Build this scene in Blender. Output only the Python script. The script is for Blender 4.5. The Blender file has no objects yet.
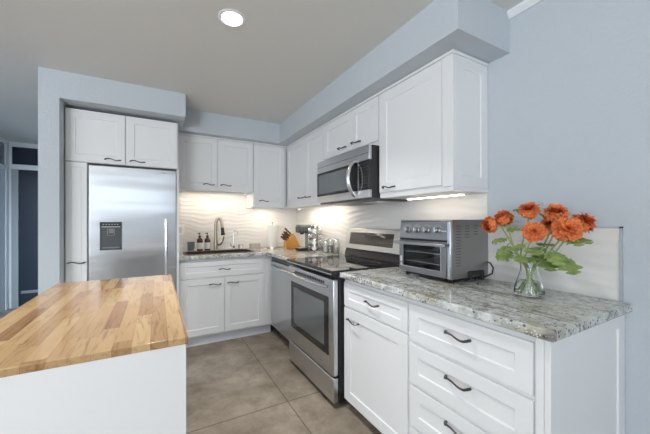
import bpy, bmesh, math, random
from mathutils import Vector, Matrix, Quaternion
random.seed(7)
S = bpy.context.scene
COL = S.collection
PI = math.pi

# ------------------------------------------------------------------ camera
cd = bpy.data.cameras.new('camera'); cam = bpy.data.objects.new('camera', cd); COL.objects.link(cam)
cd.sensor_fit = 'HORIZONTAL'; cd.sensor_width = 36.0
cd.lens = 291.88 / 650 * 36
cd.shift_x = (325 - 312.172) / 650
cd.shift_y = (221.046 - 217) / 650
cd.clip_start = 0.02
_a, _b, _c = math.radians(-27.898), math.radians(.053), math.radians(-.089)
fw = Vector((-math.sin(_a)*math.cos(_b), math.cos(_a)*math.cos(_b), math.sin(_b)))
rt = Vector((math.cos(_a), math.sin(_a), 0)); up = rt.cross(fw)
rt, up = rt*math.cos(_c)+up*math.sin(_c), up*math.cos(_c)-rt*math.sin(_c)
M = Matrix((rt, up, -fw)).transposed().to_4x4(); M.translation = (-1.731, -3.709, 1.254)
cam.matrix_world = M
S.camera = cam

# ------------------------------------------------------------------ world, lights, exposure
w = bpy.data.worlds.new('sky'); S.world = w; w.use_nodes = True
w.node_tree.nodes['Background'].inputs[0].default_value = (.72, .85, 1, 1)
w.node_tree.nodes['Background'].inputs[1].default_value = 1.0
vs = S.view_settings
vs.view_transform = 'Standard'; vs.look = 'None'; vs.gamma = 1; vs.use_curve_mapping = False
vs.exposure = 0.35

def area(name, loc, target, sx, sy, power, color, spread=180):
    l = bpy.data.lights.new(name, 'AREA'); l.shape = 'RECTANGLE'; l.size = sx; l.size_y = sy
    l.energy = power; l.color = color; l.spread = math.radians(spread)
    o = bpy.data.objects.new(name, l); COL.objects.link(o); o.location = loc
    d = Vector(target) - Vector(loc)
    o.rotation_euler = d.to_track_quat('-Z', 'Y').to_euler()
    return o
# daylight through the window wall and the glazed left side of the living room behind the camera
area('daylight', (-4.85, -7.24, 1.33), (-4.4, -3.6, 1.6), 1.55, 2.0, 46, (.87, .935, 1))
area('daylight', (-6.0, -4.9, 1.33), (-2.0, -4.2, 1.6), 2.6, 2.0, 24, (.87, .935, 1))
area('daylight', (-2.25, -7.19, 1.9), (-2.25, 0, 1.7), 2.0, .7, 5, (.88, .94, 1))  # added unseen light, brightens the fridge reflection and the back cabinets
# added fill: two unseen up-tilted area lights that brighten the ceiling
area('ceiling_fill', (-4.85, -7.22, 1.0), (-4.4, -5.7, 2.9), 1.55, 1.4, 70, (.95, .98, 1), 120)
area('ceiling_fill', (-5.98, -4.9, 1.0), (-4.4, -5.3, 2.9), 2.6, 1.4, 44, (.95, .98, 1), 120)
area('daylight', (-3.64, -.55, 1.28), (-2.9, 1.9, .35), 1.1, 1.9, 22, (.72, .86, 1), 80)
DOWN = [(-1.355, -2.026), (-3.3, -2.6), (-3.3, -4.8), (-1.355, -6.2)]
DOWN_POWER = 10

# ------------------------------------------------------------------ materials
def mat(name, col=(.8, .8, .8), rough=.5, metal=0, spec=.5, emis=None, estr=0, trans=0, ior=1.45, coat=0, alpha=1):
    m = bpy.data.materials.new(name); m.use_nodes = True
    b = m.node_tree.nodes['Principled BSDF']
    b.inputs['Base Color'].default_value = (*col, 1); b.inputs['Roughness'].default_value = rough
    b.inputs['Metallic'].default_value = metal; b.inputs['Specular IOR Level'].default_value = spec
    b.inputs['Transmission Weight'].default_value = trans; b.inputs['IOR'].default_value = ior
    b.inputs['Coat Weight'].default_value = coat; b.inputs['Coat Roughness'].default_value = .06
    b.inputs['Alpha'].default_value = alpha
    if emis:
        b.inputs['Emission Color'].default_value = (*emis, 1); b.inputs['Emission Strength'].default_value = estr
    return m
class NT:
    def __init__(s, m): s.t = m.node_tree; s.n = s.t.nodes; s.b = s.n['Principled BSDF']
    def add(s, typ, **kw):
        n = s.n.new(typ)
        for k, v in kw.items(): setattr(n, k, v)
        return n
    def link(s, a, b): s.t.links.new(a, b)
    def coords(s, scale=(1, 1, 1), rot=(0, 0, 0)):
        tc = s.add('ShaderNodeTexCoord'); mp = s.add('ShaderNodeMapping')
        mp.inputs['Scale'].default_value = scale; mp.inputs['Rotation'].default_value = rot
        s.link(tc.outputs['Object'], mp.inputs['Vector']); return mp.outputs['Vector']
    def noise(s, vec, scale, detail=4, rough=.55, dist=0):
        n = s.add('ShaderNodeTexNoise'); n.inputs['Scale'].default_value = scale; n.inputs['Detail'].default_value = detail
        n.inputs['Roughness'].default_value = rough; n.inputs['Distortion'].default_value = dist
        s.link(vec, n.inputs['Vector']); return n.outputs['Fac']
    def ramp(s, fac, stops):
        r = s.add('ShaderNodeValToRGB'); e = r.color_ramp.elements
        while len(e) < len(stops): e.new(.5)
        for i, (p, c) in enumerate(stops):
            e[i].position = p; e[i].color = (*c, 1) if len(c) == 3 else c
        s.link(fac, r.inputs['Fac']); return r.outputs['Color']
    def mix(s, fac, a, b, mode='MIX'):
        n = s.add('ShaderNodeMix', data_type='RGBA', blend_type=mode)
        for sock, v in ((n.inputs[0], fac), (n.inputs[6], a), (n.inputs[7], b)):
            if hasattr(v, 'links'): s.link(v, sock)
            elif isinstance(v, tuple): sock.default_value = (*v, 1)
            else: sock.default_value = v
        return n.outputs[2]
    def math(s, op, a, b=None):
        n = s.add('ShaderNodeMath', operation=op)
        for i, v in enumerate((a, b)):
            if v is None: continue
            if hasattr(v, 'links'): s.link(v, n.inputs[i])
            else: n.inputs[i].default_value = v
        return n.outputs[0]
    def bump(s, h, strength, dist=.01):
        n = s.add('ShaderNodeBump'); n.inputs['Strength'].default_value = strength; n.inputs['Distance'].default_value = dist
        s.link(h, n.inputs['Height']); s.link(n.outputs['Normal'], s.b.inputs['Normal'])
def paint(name, col, bump=.15, scale=160):
    m = mat(name, col, .6, spec=.3); t = NT(m); v = t.coords()
    t.bump(t.noise(v, scale, 3), bump, .004); return m
WALL = paint('wall_paint', (.56, .61, .66), .7, 75)
SOFFIT = WALL
CEIL = paint('ceiling_paint', (.73, .73, .71), .25, 70)
TRIM = mat('trim_paint', (.80, .83, .85), .4)
WHITE = mat('cabinet_white', (.83, .84, .855), .32, spec=.5)
_t = NT(WHITE); _t.bump(_t.noise(_t.coords((60, 60, 3)), 6, 2), .02, .002)
CARC = mat('cabinet_carcass', (.80, .81, .82), .45)
ISLW = mat('island_paint', (.82, .82, .82), .5)
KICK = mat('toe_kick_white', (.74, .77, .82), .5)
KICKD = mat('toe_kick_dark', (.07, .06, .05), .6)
PEWTER = mat('pewter', (.13, .125, .12), .33, 1)
BLACK = mat('black_plastic', (.018, .018, .02), .4)
BGLASS = mat('black_glass', (.012, .012, .013), .05, spec=.7)
def steel(name, col, rough, stretch=(1, 60, 1), amt=.04, ani=.4):
    m = mat(name, col, rough, 1); t = NT(m); v = t.coords(stretch)
    n = t.noise(v, 5, 3)
    r = t.add('ShaderNodeMapRange'); r.inputs['To Min'].default_value = rough-amt*.5; r.inputs['To Max'].default_value = rough+amt*.5
    t.link(n, r.inputs['Value']); t.link(r.outputs[0], t.b.inputs['Roughness'])
    t.bump(n, .012, .001)
    t.b.inputs['Anisotropic'].default_value = ani
    return m
STEEL_F = steel('fridge_steel', (.58, .59, .61), .20, (1.5, 1, 60), .03, 0)
_t = NT(STEEL_F); _t.bump(_t.noise(_t.coords((.55, 1, 3.2)), 2.2, 1), .35, .012)
STEEL = steel('brushed_steel', (.60, .615, .635), .28, (60, 1.5, 60))
STEEL_D = steel('dishwasher_steel', (.62, .64, .66), .30, (1, 40, 1))
STEEL_T = steel('toaster_steel', (.37, .37, .375), .34, (2, 60, 60))
STEEL_TF = steel('toaster_front_steel', (.27, .27, .275), .32, (60, 2, 60))
CHROME = mat('chrome', (.75, .75, .76), .12, 1)
NICKEL = mat('brushed_nickel', (.42, .37, .32), .28, 1)
DKGREY = mat('dark_grey_plastic', (.07, .078, .085), .35)
MIDGREY = mat('mid_grey_plastic', (.22, .24, .26), .4)
PALE = mat('pale_marking', (.55, .57, .58), .5)
OVENGL = mat('oven_window_glass', (.20, .215, .225), .1, .55)
MWGL = mat('microwave_window_glass', (.21, .235, .25), .08, .65)
LED = mat('led_strip', (1, 1, 1), .5, emis=(1, .86, .70), estr=30)
LAMP = mat('lamp_lens', (1, 1, 1), .5, emis=(1, .97, .92), estr=14)
GLASS = mat('clear_glass', (.96, .985, .98), .02, trans=1, ior=1.45)
WATER = mat('water', (.93, .97, .88), .0, trans=1, ior=1.33)
TINT = mat('tinted_oven_glass', (.62, .63, .64), .03, trans=1, ior=1.2)
AMBER = mat('amber_bottle', (.05, .018, .01), .12, spec=.6)
LABELW = mat('paper_label', (.72, .72, .72), .6)
PAPER = mat('paper_towel', (.86, .86, .85), .9)
_t = NT(PAPER); _t.bump(_t.noise(_t.coords(), 220, 2), .3, .002)
CUPM = mat('slate_blue_cup', (.17, .22, .28), .35)
PLASTW = mat('white_plastic', (.90, .90, .89), .35)
FROST = mat('frosted_dish', (.72, .66, .60), .25, trans=.35)
SINKM = mat('dark_composite', (.035, .024, .018), .35)

# granite
GRAN = mat('granite', rough=.07, spec=.5); t = NT(GRAN)
v = t.coords(); vs_ = t.coords((9, 1.6, 6), (0, 0, .12))
base = t.ramp(t.noise(v, 26, 6, .65), [(.30, (.25, .27, .26)), (.43, (.46, .48, .46)), (.55, (.64, .66, .65)), (.70, (.76, .78, .79))])
tan = t.ramp(t.noise(v, 5.5, 4, .6, .6), [(.46, (0, 0, 0)), (.66, (1, 1, 1))])
c1 = t.mix(t.math('MULTIPLY', tan, .62), base, (.36, .32, .20), 'MIX')
vein = t.ramp(t.noise(vs_, 1.5, 5, .6, .8), [(.555, (0, 0, 0)), (.61, (1, 1, 1)), (.68, (0, 0, 0))])
c2 = t.mix(t.math('MULTIPLY', vein, .8), c1, (.13, .125, .115))
vo = t.add('ShaderNodeTexVoronoi'); vo.inputs['Scale'].default_value = 58; t.link(v, vo.inputs['Vector'])
fl = t.math('MULTIPLY', t.math('LESS_THAN', vo.outputs['Distance'], .30), t.math('GREATER_THAN', t.noise(v, 34, 2), .48))
c3 = t.mix(t.math('MULTIPLY', fl, .85), c2, (.05, .05, .055))
vo2 = t.add('ShaderNodeTexVoronoi'); vo2.inputs['Scale'].default_value = 110; t.link(v, vo2.inputs['Vector'])
fl2 = t.math('MULTIPLY', t.math('LESS_THAN', vo2.outputs['Distance'], .28), t.math('GREATER_THAN', t.noise(v, 21, 2), .53))
c4 = t.mix(fl2, c3, (.78, .79, .79))
t.link(c4, t.b.inputs['Base Color'])

# butcher block: staves along y
BUTCH = mat('butcher_block', rough=.17, spec=.65); t = NT(BUTCH)
tc = t.add('ShaderNodeTexCoord'); sx = t.add('ShaderNodeSeparateXYZ'); t.link(tc.outputs['Object'], sx.inputs[0])
col_i = t.math('FLOOR', t.math('DIVIDE', sx.outputs['X'], .045))
wn = t.add('ShaderNodeTexWhiteNoise', noise_dimensions='1D'); t.link(col_i, wn.inputs['W'])
yy = t.math('ADD', t.math('DIVIDE', sx.outputs['Y'], .36), t.math('MULTIPLY', wn.outputs['Value'], 7.3))
row_i = t.math('FLOOR', yy)
cv = t.add('ShaderNodeCombineXYZ'); t.link(col_i, cv.inputs[0]); t.link(row_i, cv.inputs[1])
wn2 = t.add('ShaderNodeTexWhiteNoise', noise_dimensions='2D'); t.link(cv.outputs[0], wn2.inputs['Vector'])
stave = t.ramp(wn2.outputs['Value'], [(0, (.30, .165, .075)), (.2, (.38, .22, .10)), (.45, (.47, .295, .14)), (.75, (.57, .39, .20)), (.9, (.52, .35, .17)), (1, (.36, .195, .095))])
gv = t.add('ShaderNodeVectorMath', operation='ADD'); t.link(tc.outputs['Object'], gv.inputs[0])
wc = t.add('ShaderNodeVectorMath', operation='SCALE'); t.link(wn2.outputs['Color'], wc.inputs[0]); wc.inputs['Scale'].default_value = 9
t.link(wc.outputs[0], gv.inputs[1])
mp = t.add('ShaderNodeMapping'); mp.inputs['Scale'].default_value = (45, 4.5, 45); t.link(gv.outputs[0], mp.inputs['Vector'])
gr = t.ramp(t.noise(mp.outputs['Vector'], 1.3, 5, .6, 1.2), [(.30, (.62, .56, .48)), (.47, (1, 1, 1)), (.72, (1.12, 1.1, 1.06))])
cw = t.mix(1.0, stave, gr, 'MULTIPLY')
fx = t.math('FRACT', t.math('DIVIDE', sx.outputs['X'], .045)); fy = t.math('FRACT', yy)
ed = t.math('MAXIMUM', t.math('LESS_THAN', fx, .025), t.math('LESS_THAN', fy, .004))
t.link(t.mix(t.math('MULTIPLY', ed, .45), cw, (.2, .1, .045)), t.b.inputs['Base Color'])

# floor: large concrete-look porcelain tile
FLOOR = mat('concrete_tile', rough=.42, spec=.4); t = NT(FLOOR)
v = t.coords(); sx = t.add('ShaderNodeSeparateXYZ'); t.link(t.coords(), sx.inputs[0])
n1 = t.ramp(t.noise(v, 2.3, 8, .66, .2), [(.30, (.15, .118, .086)), (.45, (.27, .225, .175)), (.55, (.335, .285, .228)), (.70, (.45, .39, .32))])
n2 = t.ramp(t.noise(v, 7.5, 7, .72, .3), [(.3, (.70, .68, .66)), (.55, (1, 1, 1)), (.8, (1.15, 1.14, 1.12))])
cf = t.mix(1.0, n1, n2, 'MULTIPLY')
gx = t.math('FRACT', t.math('DIVIDE', t.math('ADD', sx.outputs['X'], .935 + 12), 1.2))
gy = t.math('FRACT', t.math('DIVIDE', t.math('ADD', sx.outputs['Y'], 1.835 + 13.5), 1.35))
gro = t.math('MAXIMUM', t.math('LESS_THAN', gx, .0055), t.math('LESS_THAN', gy, .005))
t.link(t.mix(t.math('MULTIPLY', gro, .8), cf, (.07, .055, .042)), t.b.inputs['Base Color'])
t.bump(t.math('SUBTRACT', t.noise(v, 30, 4), t.math('MULTIPLY', gro, 2.0)), .12, .004)

TILE = mat('wavy_tile', (.80, .785, .76), .28, spec=.5)
BAMB = mat('knife_block_wood', rough=.4); t = NT(BAMB)
t.link(t.ramp(t.noise(t.coords((4, 4, 40)), 4, 3), [(.3, (.50, .22, .05)), (.7, (.70, .36, .10))]), t.b.inputs['Base Color'])
KHAND = mat('knife_handle_wood', rough=.45); t = NT(KHAND)
t.link(t.ramp(t.noise(t.coords(), 60, 3), [(.3, (.05, .03, .02)), (.7, (.13, .075, .045))]), t.b.inputs['Base Color'])
PETAL = mat('orange_petal', rough=.55, spec=.25); t = NT(PETAL)
geo = t.add('ShaderNodeNewGeometry')
pc = t.ramp(geo.outputs['Random Per Island'], [(0, (.72, .12, .035)), (.4, (.90, .22, .06)), (.75, (.96, .34, .12)), (1, (.66, .06, .045))])
pn = t.ramp(t.noise(t.coords(), 90, 3), [(.35, (.88, .80, .80)), (.65, (1.12, 1.12, 1.12))])
at = t.add('ShaderNodeAttribute', attribute_name='tip')
pc2 = t.mix(at.outputs['Fac'], t.mix(1.0, pc, (.58, .14, .14), 'MULTIPLY'), t.mix(.5, pc, (1.0, .46, .16)))
t.link(t.mix(1.0, pc2, pn, 'MULTIPLY'), t.b.inputs['Base Color'])
t.b.inputs['Subsurface Weight'].default_value = 0
LEAF = mat('green_leaf', rough=.5, spec=.3); t = NT(LEAF)
t.link(t.ramp(t.noise(t.coords(), 28, 4), [(.3, (.15, .23, .06)), (.6, (.29, .39, .13)), (.8, (.40, .48, .20))]), t.b.inputs['Base Color'])
STEM = mat('green_stem', (.34, .42, .14), .5)
STEMY = mat('yellow_stem_end', (.42, .36, .06), .5)
DDOOR = mat('dark_glass', (.03, .038, .056), .12, spec=.5)
JAMB = mat('grey_jamb', (.33, .36, .38), .5)
GPANE = mat('window_glass', (.9, .95, 1), .02, trans=1, ior=1.02)

def printed(name, base, mark, py, pz, wy, wz, oy, oz):
    m = mat(name, base, .06, spec=.7); t = NT(m); sx = t.add('ShaderNodeSeparateXYZ'); t.link(t.coords(), sx.inputs[0])
    fy = t.math('LESS_THAN', t.math('FRACT', t.math('DIVIDE', t.math('ADD', sx.outputs['Y'], oy), py)), wy)
    fz = t.math('LESS_THAN', t.math('FRACT', t.math('DIVIDE', t.math('ADD', sx.outputs['Z'], oz), pz)), wz)
    t.link(t.mix(t.math('MULTIPLY', fy, fz), base, mark), t.b.inputs['Base Color']); return m
RANGEP = printed('range_touch_panel', (.035, .03, .027), (.16, .15, .14), .042, .036, .3, .12, 5.01, 5.012)
MWP = printed('microwave_keypad', (.012, .012, .013), (.13, .13, .135), .03, .024, .3, .2, 5.0, 5.006)
# ------------------------------------------------------------------ mesh helpers
class MB:
    def __init__(s): s.bm = bmesh.new()
    def box(s, x0, x1, y0, y1, z0, z1):
        x0, x1 = sorted((x0, x1)); y0, y1 = sorted((y0, y1)); z0, z1 = sorted((z0, z1))
        v = [s.bm.verts.new((x, y, z)) for x in (x0, x1) for y in (y0, y1) for z in (z0, z1)]
        for f in ((0, 1, 3, 2), (4, 6, 7, 5), (0, 4, 5, 1), (2, 3, 7, 6), (0, 2, 6, 4), (1, 5, 7, 3)):
            s.bm.faces.new([v[i] for i in f])
        return s
    def abox(s, ax, a0, a1, o0, o1, z0, z1):
        if ax == 'y': return s.box(a0, a1, -o0, -o1, z0, z1)
        return s.box(-o0, -o1, a0, a1, z0, z1)
    def poly(s, pts): s.bm.faces.new([s.bm.verts.new(p) for p in pts]); return s
    def prism(s, pts, d):
        d = Vector(d); a = [s.bm.verts.new(p) for p in pts]; b = [s.bm.verts.new(Vector(p)+d) for p in pts]
        s.bm.faces.new(a[::-1]); s.bm.faces.new(b); n = len(pts)
        for i in range(n): s.bm.faces.new((a[i], a[(i+1) % n], b[(i+1) % n], b[i]))
        return s
    def lathe(s, prof, c=(0, 0, 0), seg=24, axis=None):
        """profile of (r, h); axis None = +z, or a direction vector"""
        c = Vector(c); q = Vector((0, 0, 1)).rotation_difference(Vector(axis)) if axis is not None else Quaternion()
        rings = []
        for r, h in prof:
            if r < 1e-6: rings.append([s.bm.verts.new(c + q @ Vector((0, 0, h)))])
            else: rings.append([s.bm.verts.new(c + q @ Vector((r*math.cos(2*PI*i/seg), r*math.sin(2*PI*i/seg), h))) for i in range(seg)])
        for A, B in zip(rings, rings[1:]):
            for i in range(seg):
                j = (i+1) % seg
                if len(A) == 1 and len(B) == 1: continue
                if len(A) == 1: s.bm.faces.new((A[0], B[i], B[j]))
                elif len(B) == 1: s.bm.faces.new((A[i], A[j], B[0]))
                else: s.bm.faces.new((A[i], A[j], B[j], B[i]))
        return s
    def tube(s, pts, r, seg=10, flat=1.0):
        pts = [Vector(p) for p in pts]; n = len(pts)
        rs = r if isinstance(r, (list, tuple)) else [r]*n
        t0 = (pts[1]-pts[0]).normalized(); u = t0.orthogonal().normalized(); rings = []; tp = t0
        for i, p in enumerate(pts):
            t = ((pts[min(i+1, n-1)]-p).normalized() + (p-pts[max(i-1, 0)]).normalized())
            t = t.normalized() if t.length > 1e-6 else tp
            u = tp.rotation_difference(t) @ u; u = (u - t*u.dot(t)).normalized(); w_ = t.cross(u); tp = t
            rings.append([s.bm.verts.new(p + (u*math.cos(2*PI*k/seg)+w_*math.sin(2*PI*k/seg)*flat)*rs[i]) for k in range(seg)])
        for A, B in zip(rings, rings[1:]):
            for k in range(seg): s.bm.faces.new((A[k], A[(k+1) % seg], B[(k+1) % seg], B[k]))
        s.bm.faces.new(rings[0][::-1]); s.bm.faces.new(rings[-1]); return s
    def grid(s, nu, nv, fn):
        V = [[s.bm.verts.new(fn(i/nu, j/nv)) for j in range(nv+1)] for i in range(nu+1)]
        for i in range(nu):
            for j in range(nv): s.bm.faces.new((V[i][j], V[i+1][j], V[i+1][j+1], V[i][j+1]))
        return s
    def shaker(s, ax, a0, a1, z0, z1, o0, o1, rail=.062, rec=.009):
        a0, a1 = sorted((a0, a1))
        P = (lambda a, o, z: (a, -o, z)) if ax == 'y' else (lambda a, o, z: (-o, a, z))
        def rect(i, o): return [s.bm.verts.new(P(a, o, z)) for a, z in ((a0+i, z0+i), (a1-i, z0+i), (a1-i, z1-i), (a0+i, z1-i))]
        L = [rect(0, o0), rect(0, o1), rect(rail, o1), rect(rail+.004, o1-rec)]
        s.bm.faces.new(L[0]); s.bm.faces.new(L[3])
        for A, B in zip(L, L[1:]):
            for i in range(4): s.bm.faces.new((A[i], A[(i+1) % 4], B[(i+1) % 4], B[i]))
        return s
    def cells(s, xs, ys, keep, z0, z1):
        nx, ny = len(xs), len(ys); T = {}; B = {}
        def vt(D, i, j, z):
            if (i, j) not in D: D[i, j] = s.bm.verts.new((xs[i], ys[j], z))
            return D[i, j]
        K = {(i, j) for i in range(nx-1) for j in range(ny-1) if keep((xs[i]+xs[i+1])/2, (ys[j]+ys[j+1])/2)}
        for i, j in K:
            q = [(i, j), (i+1, j), (i+1, j+1), (i, j+1)]
            s.bm.faces.new([vt(T, *c, z1) for c in q]); s.bm.faces.new([vt(B, *c, z0) for c in q[::-1]])
            for (e0, e1), nb in zip(((q[0], q[1]), (q[1], q[2]), (q[2], q[3]), (q[3], q[0])), ((i, j-1), (i+1, j), (i, j+1), (i-1, j))):
                if nb not in K: s.bm.faces.new((vt(T, *e1, z1), vt(T, *e0, z1), vt(B, *e0, z0), vt(B, *e1, z0)))
        return s
    def build(s, name, m, parent=None, bev=0, smooth=True, local=False, seg=2, ang=35):
        bmesh.ops.recalc_face_normals(s.bm, faces=s.bm.faces)
        if parent is not None and not local:
            r = parent
            while r.parent: r = r.parent
            bmesh.ops.translate(s.bm, verts=s.bm.verts, vec=-r.location)
        me = bpy.data.meshes.new(name); s.bm.to_mesh(me); s.bm.free()
        me.materials.append(m)
        if smooth:
            me.shade_smooth(); me.set_sharp_from_angle(angle=math.radians(ang))
        o = bpy.data.objects.new(name, me); COL.objects.link(o)
        if parent: o.parent = parent
        if bev:
            md = o.modifiers.new('bevel', 'BEVEL'); md.width = bev; md.segments = seg; md.limit_method = 'ANGLE'; md.angle_limit = math.radians(40)
        return o
def tag(o, label, cat, group=None):
    o['label'] = label; o['category'] = cat
    if group: o['group'] = group
    return o
def thing(name, label, cat, loc=(0, 0, 0), rz=0, group=None):
    o = bpy.data.objects.new(name, None); COL.objects.link(o); o.empty_display_size = .05
    o.location = loc; o.rotation_euler = (0, 0, rz); return tag(o, label, cat, group)
def struct(name, mb, m, bev=0, parent=None):
    o = mb.build(name, m, parent, bev, smooth=False)
    if parent is None: o['kind'] = 'structure'
    return o

# ------------------------------------------------------------------ the room
CZ = 2.412; BK = -7.2; LX = -6.0; HB = 2.1; HX = -3.66; WX = -2.519
struct('floor', MB().box(LX-.1, .1, BK-.1, HB+.1, -.1, 0), FLOOR)
struct('ceiling', MB().box(LX-.1, .1, BK-.1, HB+.1, CZ, CZ+.1), CEIL)
struct('wall_right', MB().box(0, .1, BK, .1, 0, CZ), WALL)
struct('wall_back', MB().box(WX+.12, 0, 0, .1, 0, CZ), WALL)
# the drywall enclosure around the fridge niche: wing wall, header and return
nich = MB().box(WX, -2.396, -.83, 0, 0, CZ).box(-2.396, -1.506, -.83, -.457, 2.204, CZ)
struct('wall_niche', nich, WALL)
struct('wall_hall_right', MB().box(WX, WX+.12, 0, HB, 0, CZ), WALL)
struct('wall_soffit', MB().cells([-2.396, -.446, 0], [-2.792, -.457, 0], lambda x, y: x > -.446 or y > -.457, 2.186, CZ), SOFFIT)
# crown strip along the right wall in front of the soffit
struct('trim_1', MB().prism([(0, -2.792, CZ), (-.028, -2.792, CZ), (-.028, -2.792, CZ-.014), (-.012, -2.792, 2.371), (0, -2.792, 2.371)], (0, BK+2.792, 0)), TRIM)
# window wall behind the camera
wm = MB().box(LX, -5.65, BK-.1, BK, 0, CZ).box(-4.05, -3.3, BK-.1, BK, 0, CZ).box(-1.2, 0, BK-.1, BK, 0, CZ).box(-3.3, -1.2, BK-.1, BK, 0, 1.5).box(-3.3, -1.2, BK-.1, BK, 2.3, CZ).box(-5.65, -4.05, BK-.1, BK, 0, .3).box(-5.65, -4.05, BK-.1, BK, 2.36, CZ)
struct('wall_front', wm, WALL)
f = MB().box(-3.3, -3.25, BK-.08, BK-.02, 1.5, 2.3).box(-1.25, -1.2, BK-.08, BK-.02, 1.5, 2.3).box(-3.25, -1.25, BK-.08, BK-.02, 1.5, 1.55).box(-3.25, -1.25, BK-.08, BK-.02, 2.25, 2.3)
struct('window_added', f, TRIM)  # unseen high window, added to put a bright band in the fridge reflection
f = MB(); x0, x1, z0, z1 = -5.65, -4.05, .3, 2.36
f.box(x0, x0+.05, BK-.08, BK-.02, z0, z1).box(x1-.05, x1, BK-.08, BK-.02, z0, z1).box(x0, x1, BK-.08, BK-.02, z0, z0+.05).box(x0, x1, BK-.08, BK-.02, z1-.05, z1).box(x0, x1, BK-.08, BK-.02, 1.3, 1.34)
struct('window_1', f, TRIM)
# left side: wall with a wide opening for glazing, then the hallway
lw = MB().box(LX-.1, LX, BK, -6.25, 0, CZ).box(LX-.1, LX, -3.55, -1.2, 0, CZ).box(LX-.1, LX, -6.25, -3.55, 0, .3).box(LX-.1, LX, -6.25, -3.55, 2.36, CZ)
struct('wall_left', lw, WALL)
struct('window_2', MB().box(LX-.08, LX-.02, -6.25, -6.2, .3, 2.36).box(LX-.08, LX-.02, -3.6, -3.55, .3, 2.36).box(LX-.08, LX-.02, -4.93, -4.87, .3, 2.36).box(LX-.08, LX-.02, -6.25, -3.55, .3, .35).box(LX-.08, LX-.02, -6.25, -3.55, 2.31, 2.36), TRIM)
struct('wall_living', MB().box(LX, HX-.1, -1.2, -1.1, 0, CZ), WALL)

# hallway: far wall with a dark glazed door and a transom; left wall with a white framed opening
struct('wall_hall_left', MB().box(HX-.1, HX, .1, HB, 0, CZ).box(HX-.1, HX, -1.2, .1, 0, .25).box(HX-.1, HX, -1.2, .1, 2.3, CZ), WALL)
struct('window_5', MB().box(HX-.07, HX-.03, -1.2, -1.15, .25, 2.3).box(HX-.07, HX-.03, .05, .1, .25, 2.3).box(HX-.07, HX-.03, -1.15, .05, .25, .3).box(HX-.07, HX-.03, -1.15, .05, 2.25, 2.3), TRIM)
struct('wall_hall_far', MB().box(HX-.1, WX+.12, HB, HB+.1, 0, CZ), WALL)

# ------------------------------------------------------------------ handle
def pull(ax, ac, zc, out, parent, L=.110, sgn=1, name='handle', rise=.024):
    P = (lambda a, o, z: (a, -o, z)) if ax == 'y' else (lambda a, o, z: (-o, a, z))
    d = 1 if ax == 'y' else -1       # left as seen by someone facing the door
    pts = []; rs = []; n = 18
    pts.append(P(ac - d*L/2, out, zc)); rs.append(.0062)
    for i in range(n+1):
        t = i/n; a = ac + d*(t-.5)*L
        e = min(t, 1-t)
        o = out + rise*min(1, (e*9)**.6) if e > 0 else out + .006
        pts.append(P(a, o, zc + sgn*.0065*math.sin(2*PI*t))); rs.append(.0042 + .0018*abs(2*t-1)**2)
    pts.append(P(ac + d*L/2, out, zc)); rs.append(.0062)
    return MB().tube(pts, rs, 8).build(name, PEWTER, parent)

def cabinet(name, label, ax, a0, a1, depth, z0, z1, fronts, crown=None, group=None, kick=None, extra=None):
    """fronts: (name, a0, a1, z0, z1, handle_a, handle_z, rail)"""
    m = (a0+a1)/2
    loc = (m, -depth/2, z0 if z0 > .2 else 0) if ax == 'y' else (-depth/2, m, z0 if z0 > .2 else 0)
    r = thing(name, label, 'cabinet', loc, 0, group)
    if extra == 'hollow':
        h = MB().abox(ax, a0, a0+.018, .002, depth-.0135, z0, z1).abox(ax, a1-.018, a1, .002, depth-.0135, z0, z1).abox(ax, a0+.018, a1-.018, .002, depth-.041, z0, z0+.018)
        h.abox(ax, a0+.018, a1-.018, .002, .012, z0+.018, z1).abox(ax, a0+.018, a1-.018, depth-.041, depth-.0135, z0, z1).build('carcass', CARC, r)
    else: MB().abox(ax, a0, a1, .002, depth-.0135, z0, z1).build('carcass', CARC, r, .001)
    for f in fronts:
        d = MB().shaker(ax, f[1], f[2], f[3], f[4], depth-.0132, depth, f[7], .007).build(f[0], WHITE, r, .0015)
        if f[5] is not None: pull(ax, f[5], f[6], depth, d)
    if crown: MB().abox(ax, a0, a1, .002, depth+.008, z1, crown).build('crown', WHITE, r, .003)
    if kick:
        ka0, ka1, kd, km = kick
        MB().abox(ax, ka0, ka1, .05, kd, 0, z0).build('toe_kick', km, r)
    return r

# ------------------------------------------------------------------ base cabinets
CT = .914; CB = .878
sinkcab = cabinet('base_cabinet', 'white sink base cabinet with one wide drawer front over two doors, right of the fridge', 'y', -1.553, -.655, .612, .10, CB-.001,
    [('drawer_front', -1.541, -.694, .69, .852, -1.118, .764, .05),
     ('door', -1.541, -1.121, .115, .678, -1.212, .616, .062), ('door', -1.117, -.694, .115, .678, -1.032, .618, .062)],
    kick=(-1.553, -.60, .555, KICK), extra='hollow')
MB().box(-.693, -.60, -.600, -.58, .10, CB-.001).build('corner_filler', WHITE, sinkcab, .001)
cabA = cabinet('base_cabinet', 'white base cabinet with one drawer above one door, just right of the range', 'x', -2.645, -2.072, .628, .10, CB-.001,
    [('drawer_front', -2.640, -2.080, .695, .848, -2.37, .775, .05), ('door', -2.640, -2.080, .072, .683, -2.186, .615, .066)],
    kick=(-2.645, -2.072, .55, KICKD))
cabB = cabinet('base_cabinet', 'white four-drawer base cabinet under the flowers, at the end of the counter', 'x', -3.225, -2.6455, .628, .10, CB-.001,
    [('drawer', -3.193, -2.652, .670, .848, -2.918, .776, .056), ('drawer', -3.193, -2.652, .462, .652, -2.918, .583, .056),
     ('drawer', -3.193, -2.652, .254, .444, -2.918, .386, .056), ('drawer', -3.193, -2.652, .075, .236, -2.918, .180, .056)],
    kick=(-3.21, -2.6455, .55, KICKD))
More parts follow.
